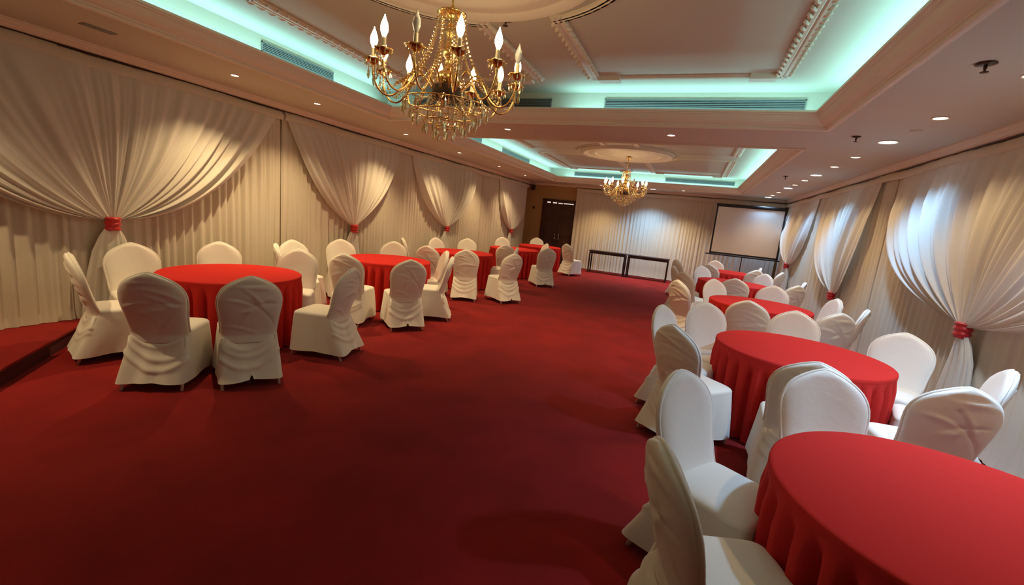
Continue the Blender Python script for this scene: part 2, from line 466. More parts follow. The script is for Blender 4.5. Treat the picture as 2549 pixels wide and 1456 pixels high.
SL, SR = 'white swags tied in red on the door-side wall', 'white swags tied in red on the cool-lit wall'
ZT = 2.77
swag(LXC, 1, .75, 5.06, ZT, 2.92, 1.20, 26, 31, 'wide white swag tied in red, first along door-side wall, above platform end', SL, lo=(.45, 1.0), hi=(.45, 1.0))
swag(LXC, 1, 5.22, 8.05, ZT, 6.66, 1.18, 20, 32, 'white V-shaped swag tied in red behind second door-side table', SL, lo=(.30, .73), hi=(.2, .6))
swag(LXC, 1, 8.50, 11.7, ZT, 10.05, 1.20, 18, 33, 'dim white swag tied in red behind the third door-side table', SL, lo=(.15, .7), hi=(.2, .7))
swag(LXC, 1, 13.3, 15.75, ZT, 14.45, 1.15, 14, 34, 'small white swag tied in red beside the corner speaker', SL, lo=(.1, .8), hi=(.05, .95))
swag(RXC, -1, 3.00, 7.85, ZT, 5.40, 1.08, 24, 35, 'large white baggy swag with low red tie beside the second screen-side table', SR, lo=(.05, .9), hi=(.0, .86), bulge=.12)
swag(RXC, -1, 8.60, 11.5, ZT, 9.55, .86, 18, 36, 'blue-lit white swag with red tie, middle one on cool-lit wall', SR, lo=(.05, .9), hi=(.05, .9), bulge=.10)
swag(RXC, -1, 12.3, 15.6, ZT, 13.95, 1.10, 16, 37, 'narrow-looking white swag with red tie beside the projection screen', SR, lo=(.1, .9), hi=(.05, .9), bulge=.08)

# ------------------------------------------------------------------ tables
RT, HT = .69, .755
def table_parts(root, seed):
    bm = bmesh.new(); N = 132; rows = []
    for r, z in ((.001, HT), (.15, HT), (.30, HT + .001), (.45, HT), (.58, HT), (RT - .02, HT), (RT - .008, HT - .002), (RT - .001, HT - .008), (RT + .001, HT - .02), (RT, HT - .035)):
        rows.append([(r * math.cos(2 * PI * i / N), r * math.sin(2 * PI * i / N), z) for i in range(N)])
    rows_mesh(bm, rows, True, True); obj('cloth_top', bm, M['red'], root, smooth=True)
    rnd = random.Random(seed); n = 33; S = n * 12
    ph = [rnd.random() for _ in range(n)]; dep = [.75 + .5 * rnd.random() for _ in range(n)]
    bm = bmesh.new(); rows = []
    for z in (HT - .03, HT - .06, HT - .10, HT - .16, HT - .25, HT - .38, HT - .52, HT - .65, .015):
        k = (HT - .03 - z) / (HT - .045); ramp = min(1, max(0, (HT - .045 - z) / .13)); ramp = ramp * ramp * (3 - 2 * ramp)
        row = []
        for i in range(S):
            u = i / S * n; c = int(u) % n
            w = math.sin(2 * PI * (u + .12 * math.sin(2 * PI * ph[c]) * 0))
            w = -((-w) ** 1.7) * 1.25 * dep[c] if w < 0 else math.tanh(2.2 * w) * .40
            sway = .006 * k * math.sin(u * 1.7 + seed)
            r = RT - .001 - .008 * k + ramp * .046 * w + sway * .6
            a = 2 * PI * (i / S) + .03 * k * math.sin(u * .9 + seed) * .3
            row.append((r * math.cos(a), r * math.sin(a), z))
        rows.append(row)
    rows_mesh(bm, rows, True); obj('pleated_skirt', bm, M['red'], root, smooth=True)

TG = 'round tables under red pleated cloths'
tabs = {}
TL = [('L1', -4.63, 3.44, 'red-clothed round table at the camera end of the door-side row'),
      ('L2', -4.62, 6.20, 'red-clothed round table, second from camera in door-side row'),
      ('L3', -4.70, 8.98, 'red-clothed round table, third from camera in door-side row'),
      ('L4', -4.55, 11.78, 'red-clothed round table, fourth from camera in door-side row'),
      ('L5', -4.58, 14.20, 'red-clothed round table in front of the dark door'),
      ('R1', 1.16, 2.08, 'large-looking red-clothed round table cut by the frame edge'),
      ('R2', 1.06, 4.58, 'red-clothed round table second from camera on the cool-lit side'),
      ('R3', 1.10, 7.45, 'red-clothed round table third from camera on the cool-lit side'),
      ('R4', 0.97, 10.40, 'red-clothed round table fourth from camera on the cool-lit side'),
      ('R5', 1.06, 13.30, 'small-looking red-clothed round table below the projection screen')]
proto = None
for i, (k, x, y, lb) in enumerate(TL):
    tabs[k] = (x, y)
    if proto is None:
        proto = thing('round_table', lb, 'table', (x, y, 0), 0, TG); table_parts(proto, 3)
    else:
        dup(proto, (x, y, 0), i * .71, lb)

# ------------------------------------------------------------------ covered chairs
def interp(tab, z):
    for (a, wa), (b, wb) in zip(tab[:-1], tab[1:]):
        if a <= z <= b:
            t = (z - a) / (b - a); return wa + (wb - wa) * t
    return tab[-1][1] if z > tab[-1][0] else tab[0][1]

WT = [(.36, .213), (.46, .216), (.55, .220), (.64, .231), (.70, .240), (.75, .243), (.79, .239), (.82, .229), (.85, .214), (.875, .194), (.90, .165), (.92, .133), (.94, .095), (.955, .060), (.965, .032), (.971, .0)]
def yc(z): return -.185 - max(0, z - .44) * .26 - .02 * math.sin(max(0, (z - .44)) / .53 * PI)

def make_chair(seed, label):
    rnd = random.Random(seed)
    t = thing('banquet_chair', label, 'chair', (0, 0, 0), 0, 'white covered chairs round the red tables')
    # ---- backrest
    cre = []
    for _ in range(9):
        cre.append((rnd.uniform(-.15, .15), rnd.uniform(.50, .92), rnd.choice((rnd.uniform(-.3, .3), rnd.uniform(-1.1, 1.1))), rnd.uniform(.06, .19), rnd.uniform(.008, .014), rnd.choice((-1, 1, 1)) * rnd.uniform(.006, .012)))
    def crease(x, z):
        d = 0
        for cx, cz, an, ln, wd, am in cre:
            dx, dz = x - cx, z - cz
            al = dx * math.cos(an) + dz * math.sin(an); pe = -dx * math.sin(an) + dz * math.cos(an) + al * al * 1.2
            d += am * math.exp(-(al / ln) ** 2 - (pe / wd) ** 2)
        # vertical seam and the drawn horizontal pull below the crown
        d -= .003 * math.exp(-(x / .008) ** 2) * (1 if z < .85 else .3)
        d += .005 * math.exp(-((z - .885 + .15 * x * x) / .012) ** 2) * math.exp(-(x / .13) ** 2)
        return d
    zs = [.37 + .0125 * i for i in range(43)] + [.902, .910, .918, .926, .933, .940, .946, .952, .957, .961, .964, .967, .9695, .9705]
    zp = [.46, .52, .58, .64, .70, .74, .78, .81, .84, .862, .884, .902, .918, .932, .944, .954, .962, .967]
    H = 34
    bm = bmesh.new(); rows = []
    for z in zs:
        w = interp(WT, z)
        top = max(0.0, (z - .93) / .04)
        th = (.034 if z > .5 else .034 + (.5 - z) * .12) * (1 - .45 * top ** 2)
        row = []
        for side in (1, -1):
            for i in range(H):
                s = -1 + 2 * (i + .5) / H if side == 1 else 1 - 2 * (i + .5) / H
                s2 = math.sin(s * PI / 2) * .6 + s * .4
                prof = (1 - abs(s2) ** 5) ** .5 if abs(s2) < 1 else 0
                x = w * s2
                curve = .035 * (s2 * s2) * (w / .24) ** 2           # back curls forward at its sides
                if side == 1:
                    pad = .016 * (1 - s2 ** 4) * math.sin(PI * min(1, max(0, (z - .42) / .55)))
                    y = yc(z) + th * prof + pad + curve
                else:
                    y = yc(z) - th * prof + curve * .9 - crease(x, z) * (1 - s2 ** 6)
                row.append((x, y, z))
        rows.append(row)
    rows_mesh(bm, rows, True, True, True); obj('backrest', bm, M['cover'], t, smooth=True)
    # ---- piping along the outline of the back
    pts = []
    for z in zp: pts.append((-interp(WT, z) + .003, yc(z) + .034 * (interp(WT, z) / .24) ** 2 + .006, z))
    right = [(-x, y, z) for x, y, z in pts][::-1]
    mid_ = [(0, yc(.971) + .004, .971)]
    bm = bmesh.new(); tube(bm, pts + mid_ + right, .010, 8); obj('piping', bm, M['cover'], t, smooth=True)
    # ---- seat and skirt share a rounded outline
    NS = 144
    def outline(k, grow):   # k 0 top .. 1 hem
        yb = -.198 - .162 * k ** 1.1; yf = .245 + .035 * k; hx = .222 + .028 * k
        cy, hy = (yb + yf) / 2, (yf - yb) / 2
        P = []
        for i in range(NS):
            a = 2 * PI * (i + .5) / NS
            c, s = math.cos(a), math.sin(a); n = 7.0 + 4 * k
            q = (abs(c) ** n + abs(s) ** n) ** (-1 / n)
            P.append(((hx + grow) * c * q, cy + (hy + grow) * s * q))
        return P
    bm = bmesh.new(); rows = []
    for g, z in ((-.215, .488), (-.16, .490), (-.09, .489), (-.045, .486), (-.02, .480), (-.006, .470), (.001, .456), (.001, .440), (-.004, .425)):
        rows.append([(x, y, z) for x, y in outline(0, g)])
    rows_mesh(bm, rows, True, True); obj('seat', bm, M['cover'], t, smooth=True)
    fp = [rnd.random() * 6.28 for _ in range(6)]; kk = [rnd.choice((3, 4, 5)), rnd.choice((7, 8, 9)), rnd.choice((11, 13))]
    bm = bmesh.new(); rows = []
    Z = [.445 - .383 * i / 30 for i in range(31)]
    swg = [(rnd.uniform(-.05, .05), .33 - .075 * i + rnd.uniform(-.015, .015), .012 + .006 * rnd.random()) for i in range(3)]
    for z in Z:
        k = (.445 - z) / .383
        P = outline(k, .001)
        row = []
        for i, (x, y) in enumerate(P):
            a = 2 * PI * (i + .5) / NS
            d = k * (.008 * math.sin(kk[0] * a + fp[0]) + .007 * math.sin(kk[1] * a + fp[1] + 2 * k) + .003 * math.sin(kk[2] * a + fp[2]))
            zz = z
            if y < -.2 - .05 * k:      # rear: U-shaped draped folds below the back
                for cx, cz, am in swg:
                    q = z - (cz + 2.2 * (x - cx) ** 2)
                    d += am * math.exp(-(q / .022) ** 2)
            if k > .8:                  # hem rises a little between the corners
                zz += .016 * (k - .8) / .2 * math.cos(2 * a) ** 2
                if seed == 102 and y < -.3 and abs(x) < .012: zz += .035 * (k - .8) / .2
            n = Vector((x / .22, (y + .03) / .26, 0)).normalized()
            row.append((x + n.x * d, y + n.y * d, zz))
        rows.append(row)
    rows_mesh(bm, rows, True); obj('cover_skirt', bm, M['cover'], t, smooth=True)
    for lx, ly, tx, ty in ((-.20, .20, -.215, .235), (.20, .20, .215, .235), (-.20, -.19, -.215, -.325), (.20, -.19, .215, -.325)):
        bm = bmesh.new(); tube(bm, [(lx, ly, .42), ((lx + tx) / 2, ly * .6 + ty * .4, .22), (tx, ty, 0)], [.016, .015, .0125], 10); obj('leg', bm, M['legm'], t, smooth=True)
    return t

chair_protos = []
RAKE = .335     # top of the back lies this far behind the chair's middle
# (x, y of the back's top, what it faces, label)
CH = [
 # front table, door side
 (-5.07, 2.21, (-4.55, 3.6), 'white covered chair seen side-on beside the carpeted platform'),
 (-5.68, 3.03, (-4.85, 2.75), 'white covered chair facing camera below the first red swag tie'),
 (-5.63, 3.99, 'L1', 'white covered chair behind the front door-side table, only back top showing'),
 (-3.85, 2.15, (-4.55, 3.2), 'white covered chair with mauve-shaded plain back, nearer platform, at front table'),
 (-3.32, 2.63, (-4.45, 3.35), 'white covered chair with creased back and split hem at front table'),
 (-3.24, 3.78, (-4.6, 3.45), 'white covered chair side-on, seat under front door-side table, toward the aisle'),
 (-4.73, 4.44, (-4.15, 3.7), 'white covered chair facing camera on far side of front door-side table'),
 # second table
 (-5.69, 5.18, (-4.65, 4.95), 'white covered chair with domed back against curtain seam'),
 (-5.34, 4.58, (-4.66, 5.38), 'thin edge-on white covered chair by the dark curtain seam'),
 (-5.66, 6.20, (-5.0, 5.7), 'white covered chair in front of the second red swag tie'),
 (-4.15, 4.62, 'L2', 'white covered chair seen from behind between first and second door-side tables'),
 (-5.17, 7.08, 'L2', 'white covered chair on far side of second door-side table'),
 (-3.36, 4.99, (-4.5, 5.95), 'white covered chair with diagonal creases across its back at second table'),
 (-3.81, 6.73, (-4.6, 6.0), 'white covered chair showing narrow front, farther of two aisle chairs at second table'),
 (-3.30, 6.02, (-4.25, 5.52), 'white covered chair side-on at second door-side table, leaning into the aisle'),
 # third table
 (-5.69, 8.04, 'L3', 'white covered chair peeping over another beside second and third tables'),
 (-4.47, 7.10, 'L3', 'greyish back of white covered chair at camera side of third table'),
 (-3.78, 7.38, (-4.5, 8.9), 'pink-edged back of white covered chair at third door-side table'),
 (-5.58, 9.19, 'L3', 'white covered chair with dome top beside the third red swag tie'),
 (-5.30, 10.35, 'L3', 'faint white covered chair just beyond third red swag tie'),
 (-3.01, 7.89, (-4.5, 8.85), 'white covered chair turned three-quarters in the aisle at third table'),
 (-3.55, 9.43, 'L3', 'white covered chair half hidden behind the three-quarter aisle chair'),
 # fourth table
 (-4.0, 9.8, (-4.5, 11.7), 'grey shaded chair back between third and fourth door-side tables'),
 (-5.40, 12.85, 'L4', 'white covered chair below the small swag near the corner'),
 (-3.15, 10.5, (-4.1, 11.7), 'white covered chair with broad shaded back, fourth table, aisle side'),
 (-3.75, 12.3, 'L4', 'white covered chair peeking over the broad shaded one at fourth table'),
 # fifth table
 (-5.05, 15.2, 'L5', 'white covered chair directly beside the dark door, facing camera'),
 (-3.5, 13.45, (-2.9, 14.6), 'white covered chair turned away from rear table, near the end wall curtain'),
 # front table, screen side
 (0.01, 1.56, (1.16, 2.0), 'white covered chair cut off by the bottom edge of the picture'),
 (0.05, 2.49, (1.1, 1.82), 'bright white covered chair whose seat tucks beside the frame-edge table'),
 (0.87, 3.13, (1.10, 2.0), 'wide bluish-white chair front facing the frame-edge table'),
 # second table
 (0.875, 3.25, (.98, 4.58), 'white covered chair back to back behind the wide bluish one'),
 (1.65, 3.31, (1.47, 4.6), 'grey creased chair back beside frame-edge table, near the big swag'),
 (2.27, 4.15, (1.06, 4.5), 'white covered chair tilted against curtain below the big red tie'),
 (-0.02, 3.67, (0.9, 4.65), 'tan shaded chair back with bright crease, aisle side of second table'),
 (2.03, 5.2, (1.5, 4.25), 'beige covered chair at second table beside the big swag tail'),
 (-0.17, 4.58, (1.0, 4.07), 'narrow white chair front standing out in the aisle beside second table'),
 (0.25, 5.25, (0.85, 4.3), 'white oval-backed chair facing camera at second cool-side table'),
 (1.20, 5.63, 'R2', 'beige chair back topped with a crease line, beyond second cool-side table'),
 # third table
 (0.76, 5.89, 'R3', 'taupe shaded chair back between second and third cool-side tables'),
 (1.72, 5.98, 'R3', 'dark taupe chair back beside the beige creased one'),
 (2.21, 6.78, (1.1, 7.2), 'edge-on white chair leaning like a blade toward the curtain'),
 (2.12, 7.65, 'R3', 'white chair below the middle swag tie, facing third table'),
 (-0.09, 7.19, (0.88, 8.0), 'long tan chair back beside the aisle at third table'),
 (0.45, 8.05, 'R3', 'white dome-backed chair at far side of third cool-side table, aisle half'),
 (1.37, 8.13, 'R3', 'white dome-backed chair at far side of third table, curtain half'),
 # fourth table
 (-0.03, 8.85, (0.93, 9.85), 'brown shaded chair back at aisle corner of fourth table'),
 (0.86, 8.80, 'R4', 'grey chair back with pale rim before fourth cool-side table'),
 (1.89, 9.07, 'R4', 'grey chair back beside curtain at fourth cool-side table'),
 (2.20, 10.08, 'R4', 'cream chair peeking over grey one beside the curtain'),
 (0.33, 11.15, 'R4', 'white round-topped chair at far aisle side of fourth table'),
 (1.66, 11.05, 'R4', 'cream round-topped chair at far curtain side of fourth table'),
 (-0.25, 10.05, (.9, 10.4), 'white chair front under a brown arch by the folding table end'),
 # fifth table
 (-0.27, 12.45, 'R5', 'brown arched chair back beside the folding table leg'),
 (0.53, 12.00, 'R5', 'pink-rimmed chair back at camera side of rear cool-side table'),
 (0.77, 14.20, 'R5', 'white chair beneath the lower corner of projection screen'),
 (1.84, 13.25, 'R5', 'white chair at curtain side of rear cool-side table'),
 (2.20, 12.41, (1.1, 13.1), 'thin edge-on white chair below the far red tie'),
 (1.60, 12.05, 'R5', 'chair back with grey rim tucked behind cream round-topped one'),
]
for i, (x, y, fc, lb) in enumerate(CH):
    tx, ty = tabs[fc] if isinstance(fc, str) else fc
    if isinstance(fc, str):
        q = 1.0                                   # chairs are pushed in, but never past the back's own depth
        while math.hypot(x * q - tx, y * q - ty) < .98 and q < 1.09 and y > ty: q += .005
        x, y = x * q, y * q
    d = Vector((tx - x, ty - y)).normalized()
    o = Vector((x, y)) + d * RAKE
    rz = math.atan2(d.y, d.x) - PI / 2
    if len(chair_protos) < 4:
        c = make_chair(100 + i, lb); c.location = (o.x, o.y, 0); c.rotation_euler = (0, 0, rz); chair_protos.append(c)
    else:
        dup(chair_protos[(i * 7 + 2) % 4], (o.x, o.y, 0), rz, lb)

# ------------------------------------------------------------------ chandeliers
def make_chandelier(loc, label):
    t = thing('chandelier', label, 'chandelier', loc, 0, 'brass and crystal chandeliers')   # origin at ring height; bulbs ~ z 0
    Zc = (ZU - .065 - loc[2]) / .86
    bm = bmesh.new(); lathe(bm, [(.005, -.0), (.06, .005), (.075, .03), (.06, .055), (.02, .07)], 20, 0, 0, Zc - .07); obj('ceiling_canopy', bm, M['gold'], t, smooth=True)
    bm = bmesh.new(); n = 8
    for i in range(n):
        z = .32 + (Zc - .36) * (i + .5) / n
        bmesh.ops.create_uvsphere(bm, u_segments=8, v_segments=6, radius=1, matrix=Matrix.Translation((0, 0, z)) @ Matrix.Rotation(i * PI / 2, 4, 'Z') @ Matrix.Diagonal((.016, .006, (Zc - .36) / n * .62, 1)))
    obj('suspension_chain', bm, M['gold'], t, smooth=True)
    bm = bmesh.new()
    lathe(bm, [(.004, -.36), (.03, -.345), (.055, -.31), (.03, -.28), (.022, -.25), (.05, -.235), (.075, -.20), (.085, -.165), (.075, -.13), (.05, -.115), (.03, -.09), (.022, -.03), (.04, -.01), (.05, .03), (.035, .07), (.02, .10), (.03, .14), (.045, .17), (.028, .21), (.016, .25), (.055, .29), (.06, .305), (.02, .33), (.01, .35)], 24)
    obj('column', bm, M['gold'], t, smooth=True)
    bm = bmesh.new(); lathe(bm, [(.05, -.33), (.105, -.325), (.115, -.30), (.115, -.235), (.105, -.225), (.05, -.225)], 28); obj('arm_hub', bm, M['dark'], t, smooth=True, angle=.6)
    bm = bmesh.new()
    lathe(bm, [(.02, .275), (.10, .285), (.115, .295), (.10, .305), (.02, .31)], 28); obj('top_ring', bm, M['gold'], t, smooth=True)
    NA = 12; R = .555
    off_set = (0, 9)
    me = {}
    for k in range(NA):
        a = 2 * PI * k / NA + .13
        ca, sa = math.cos(a), math.sin(a)
        def P(r, z): return (r * ca, r * sa, z)
        def part(key, builder, m, par, **kw):
            # share the mesh between the arms: built along +x, turned by the object
            if key not in me:
                b = bmesh.new(); builder(b); o = obj(key, b, m, par, **kw); me[key] = o.data
            else:
                o = bpy.data.objects.new(key, me[key]); C.objects.link(o); o.parent = par
            return o
        arm = part('arm', lambda b: tube(b, catmull([(.10, 0, -.27), (.16, 0, -.20), (.22, 0, -.145), (.28, 0, -.18), (.34, 0, -.29), (.42, 0, -.36), (.50, 0, -.335), (.55, 0, -.24), (R, 0, -.15)], 6), .0068, 8), M['gold'], t, smooth=True)
        arm.rotation_euler = (0, 0, a)
        def dish(b):
            n = 24; rows = []
            for r, z in ((.012, -.165), (.03, -.15), (.048, -.143), (.064, -.128), (.061, -.122), (.045, -.134), (.012, -.14)):
                rows.append([(R + r * (1 + (.14 * math.cos(6 * q * 2 * PI / n) if r > .05 else 0)) * math.cos(2 * PI * q / n), r * (1 + (.14 * math.cos(6 * q * 2 * PI / n) if r > .05 else 0)) * math.sin(2 * PI * q / n), z) for q in range(n)])
            rows_mesh(b, rows, True, True, True)
        part('candle_dish', dish, M['gold'], arm, smooth=True)
        def sleeve(b): lathe(b, [(.012, -.14), (.020, -.138), (.017, -.12), (.0145, -.06), (.0155, -.05), (.006, -.048)], 14, R, 0, 0)
        part('candle_sleeve', sleeve, M['sleeve'], arm, smooth=True)
        def flame(b): lathe(b, [(.008, -.05), (.015, -.038), (.026, -.008), (.0275, .012), (.023, .037), (.0135, .062), (.006, .08), (.0015, .097)], 14, R, 0, 0)
        lit = k not in off_set
        o = part('lit_bulb' if lit else 'unlit_bulb', flame, M['bulb'] if lit else M['bulboff'], arm, smooth=True)
        if not lit: o['label'] = 'unlit clear flame bulb'
        # pendants under the dish
        def drop(b):
            lathe(b, [(.001, -.27), (.008, -.255), (.0125, -.235), (.010, -.215), (.003, -.195), (.0015, -.19), (.006, -.182), (.006, -.176), (.0015, -.168)], 6, R + .03, 0, 0)
        part('crystal_drop', drop, M['crystal'], arm)
        def drop2(b):
            for z, r in ((-.175, .007), (-.195, .006), (-.215, .008), (-.235, .006)): bead(b, (R - .01, .02, z), r)
            lathe(b, [(.001, -.32), (.010, -.30), (.014, -.275), (.008, -.25), (.001, -.24)], 6, R - .01, .02, 0)
        part('crystal_chain', drop2, M['crystal'], arm)
        # bead chain from the top ring down to the arm
        def strand(b):
            for i in range(24):
                s = i / 23
                r = .105 + .33 * s ** 1.7; z = .29 - .60 * s - .06 * math.sin(PI * s)
                bead(b, (r, 0, z), .011 + .004 * s)
        o = part('bead_chain', strand, M['crystal'], t); o.rotation_euler = (0, 0, a + PI / NA * 0)
        def fringe(b):
            tube(b, [(R + .058 * math.cos(2 * PI * q / 24), .058 * math.sin(2 * PI * q / 24), -.131) for q in range(25)], .003, 5)
            for q in range(10):
                an = 2 * PI * q / 10
                lathe(b, [(.001, -.045), (.005, -.03), (.004, -.012), (.001, 0)], 5, R + .058 * math.cos(an), .058 * math.sin(an), -.13)
        part('dish_fringe', fringe, M['crystal'], arm)
        def short(b):
            for i in range(20):
                s = i / 19
                bead(b, (.085 + .05 * s - .035 * math.sin(PI * s), .0, .285 - .50 * s), .0095)
        o = part('inner_bead_chain', short, M['crystal'], t); o.rotation_euler = (0, 0, a + PI / NA)
        # swag chain from arm to arm
        def swg(b):
            for i in range(15):
                s = i / 14; an = 2 * PI / NA * s
                bead(b, (R * .98 * math.cos(an), R * .98 * math.sin(an), -.17 - .12 * math.sin(PI * s)), .0075)
        o = part('swag_chain', swg, M['crystal'], t); o.rotation_euler = (0, 0, a)
    # lower tiers of pendants
    for r, z, n in ((.33, -.36, 18), (.25, -.43, 16), (.165, -.49, 12), (.08, -.53, 7)):
        bm = bmesh.new()
        pts = [(r * math.cos(2 * PI * i / 40), r * math.sin(2 * PI * i / 40), z) for i in range(41)]
        tube(bm, pts, .005, 6); obj('pendant_ring', bm, M['gold'], t, smooth=True)
        for i in range(n):
            a = 2 * PI * i / n
            key = 'pendant_%d' % int(r * 100)
            if key not in me:
                b = bmesh.new()
                lathe(b, [(.001, -.105), (.009, -.09), (.014, -.065), (.010, -.04), (.002, -.022), (.007, -.012), (.007, -.006), (.001, 0)], 6, r, 0, z); o = obj('crystal_pendant', b, M['crystal'], t); me[key] = o.data
            else:
                o = bpy.data.objects.new('crystal_pendant', me[key]); C.objects.link(o); o.parent = t
            o.rotation_euler = (0, 0, a)
        m_ = max(6, n // 2)
        for i in range(m_):
            a = 2 * PI * i / m_ + .2
            key = 'basket_%d' % int(r * 100)
            if key not in me:
                b = bmesh.new()
                for q in range(16):
                    s = q / 15
                    bead(b, (.11 + (r - .11) * s, 0, -.30 + (z + .30) * s - .03 * math.sin(PI * s)), .007)
                o = obj('basket_chain', b, M['crystal'], t); me[key] = o.data
            else:
                o = bpy.data.objects.new('basket_chain', me[key]); C.objects.link(o); o.parent = t
            o.rotation_euler = (0, 0, a)
    return t

CZ1, CZ2 = 2.69, 2.69
ch1 = make_chandelier((XC, 2.77, CZ1), 'large brass and crystal chandelier with candle bulbs in the front ceiling tray')
ch2 = dup(ch1, (-1.62, 11.0, CZ2), .4, 'smaller-looking brass crystal chandelier hanging before the end wall', scale=(.86, .86, .86))
ch1.scale = (.86, .86, .86)

def light(kind, name, loc, energy, col, **kw):
    d = bpy.data.lights.new(name, kind); d.energy = energy; d.color = col
    for k, v in kw.items(): setattr(d, k, v)
    o = bpy.data.objects.new(name, d); C.objects.link(o); o.location = loc
    return o

WARM = (1.0, .72, .38); COOL = (.34, .62, 1.0); TEAL = (.36, .90, 1.0)

# ------------------------------------------------------------------ downlights
def downlight(x, y, r, cool, label, P=None, size=None, blend=.85):
    t = thing('ceiling_downlight', label, 'downlight', (x, y, ZS), 0, 'cool white downlights' if cool else 'small warm downlights')
    bm = bmesh.new(); lathe(bm, [(r, .0), (r * 1.02, -.006), (r * 1.18, -.008), (r * 1.25, -.004), (r * 1.25, .0)], 28); obj('trim_ring', bm, M['trimp'], t, smooth=True)
    bm = bmesh.new(); lathe(bm, [(.001, -.004), (r * .6, -.005), (r, -.003), (r, .0)], 28); obj('lens', bm, M['coollens'] if cool else M['warmlens'], t, smooth=True)
    light('SPOT', 'downlight_lamp', (x, y, ZS - .02), P or (150 if cool else 200), COOL if cool else WARM, spot_size=math.radians(size or (120 if cool else 112)), spot_blend=blend, shadow_soft_size=r * .8)

N_ = ['first', 'second', 'third', 'fourth', 'fifth', 'sixth', 'seventh', 'eighth']
for i, y in enumerate((1.2, 3.83, 5.05, 7.15, 9.2, 11.45, 13.5)):
    lb = ['small warm downlight over the platform end of the door-side wall', 'small warm downlight above the first wide swag', 'small warm downlight above the dark curtain seam',
          'small warm downlight above the second V-shaped swag', 'small warm downlight above the third door-side table', 'small warm downlight above the fourth door-side table', 'small warm downlight close to the corner speaker'][i]
    downlight(-5.10, y, .040, False, lb)
downlight(-2.78, 6.42, .042, False, 'small warm downlight in the beam just behind the large chandelier')
downlight(-.45, 6.50, .046, False, 'small warm downlight alone in the beam between the ceiling trays')
downlight(-.43, 15.05, .05, False, 'small warm downlight above the end wall curtain', P=300)
downlight(-3.0, 15.1, .05, False, 'small warm downlight above the end wall near the door', P=260)
downlight(-1.36, 15.25, .08, True, 'cool white downlight above the blue-lit end wall curtain', P=560)
ry = [(2.3, 0), (3.35, 1), (4.15, 0), (5.35, 0), (6.52, 1), (7.62, 0), (8.60, 0), (9.72, 1), (10.60, 0), (11.50, 0), (12.27, 1), (13.48, 0), (14.45, 0), (15.2, 1)]
wi = ci = 0
for y, c in ry:
    seat = 'counting from the camera along the cool-lit wall'
    if c: lb = '%s cool white round downlight %s' % (N_[ci], seat); ci += 1
    else: lb = '%s small warm downlight %s' % (['first', 'second', 'third', 'fourth', 'fifth', 'sixth', 'seventh', 'eighth', 'ninth'][wi], seat); wi += 1
    downlight(1.92, y, .085 if c else .052, bool(c), lb, P=(520 if y < 4 else 310) if c else 85)
# ------------------------------------------------------------------ cove LED strips (lie in the troughs behind the crown mouldings)
def cove(x, y, lx, ly, power, tilt):
    d = bpy.data.lights.new('cove_led', 'AREA'); d.shape = 'RECTANGLE'; d.size = max(lx, .02); d.size_y = max(ly, .02); d.energy = power; d.color = TEAL
    o = bpy.data.objects.new('cove_led', d); C.objects.link(o); o.location = (x, y, ZS + .10); o.rotation_euler = (PI + tilt[0], tilt[1], 0)
for t, segs in ((TRAYS[0], ((-1.75, 1.0),)), (TRAYS[1], ((-4.2, 1.0),))):
    L = t[3] - t[2]
    cove(t[0] - .05, (t[2] + t[3]) / 2, .03, L - .2, 6.0 * L, (0, 0))
    cove(t[1] + .05, (t[2] + t[3]) / 2, .03, L - .2, 7.2 * L, (0, 0))
    for a, b in segs: cove((a + b) / 2, t[3] + .05, b - a, .03, 6.2 * (b - a), (0, 0))

# ------------------------------------------------------------------ air vents on the tray walls
def vent(axis, fixed, sign, a0, a1, z0, z1, label):
    c = (a0 + a1) / 2
    t = thing('air_vent', label, 'air vent', (c, fixed, z0) if axis == 'x' else (fixed, c, z0), 0, 'long air vents in the ceiling trays')
    h = z1 - z0; w = (a1 - a0) / 2
    def B(bm, u0, u1, d0, d1, zz0, zz1):
        if axis == 'x': box(bm, u0, u1, min(sign * d0, sign * d1), max(sign * d0, sign * d1), zz0, zz1)
        else: box(bm, min(sign * d0, sign * d1), max(sign * d0, sign * d1), u0, u1, zz0, zz1)
    bm = bmesh.new()
    for q in ((-w, w, 0, .012), (-w, w, h - .012, h), (-w, -w + .012, 0, h), (w - .012, w, 0, h)): B(bm, q[0], q[1], 0, .012, q[2], q[3])
    obj('vent_frame', bm, M['grille'], t)
    bm = bmesh.new(); B(bm, -w + .01, w - .01, 0, .003, .01, h - .01); obj('vent_backing', bm, M['slot'], t)
    bm = bmesh.new()
    for i in range(5): z = .016 + (h - .03) * i / 4.6; B(bm, -w + .012, w - .012, .003, .010, z, z + .007)
    obj('grille', bm, M['grille'], t)
yw1 = TRAYS[0][3] + .18; yw2 = TRAYS[1][3] + .18
vent('x', yw1, -1, -1.30, .96, 3.165, 3.285, 'long air vent on the far side of front tray, aisle half')
vent('x', yw1, -1, -4.20, -2.02, 3.165, 3.285, 'dark air vent behind the large chandelier')
vent('y', TRAYS[0][0] - .18, 1, 3.85, 4.92, 3.19, 3.30, 'air vent on tray wall above the first wide swag')
vent('x', yw2, -1, -3.9, -2.1, 3.165, 3.285, 'air vent on the end of rear tray beside its chandelier, door half')
vent('x', yw2, -1, -1.0, .95, 3.165, 3.285, 'air vent on the end of rear tray, screen half')
vent('y', TRAYS[1][0] - .18, 1, 8.0, 9.4, 3.19, 3.30, 'air vent on the rear tray long side near the beam')
vent('y', TRAYS[1][0] - .18, 1, 10.6, 12.6, 3.19, 3.30, 'air vent on the rear tray long side toward the end wall')

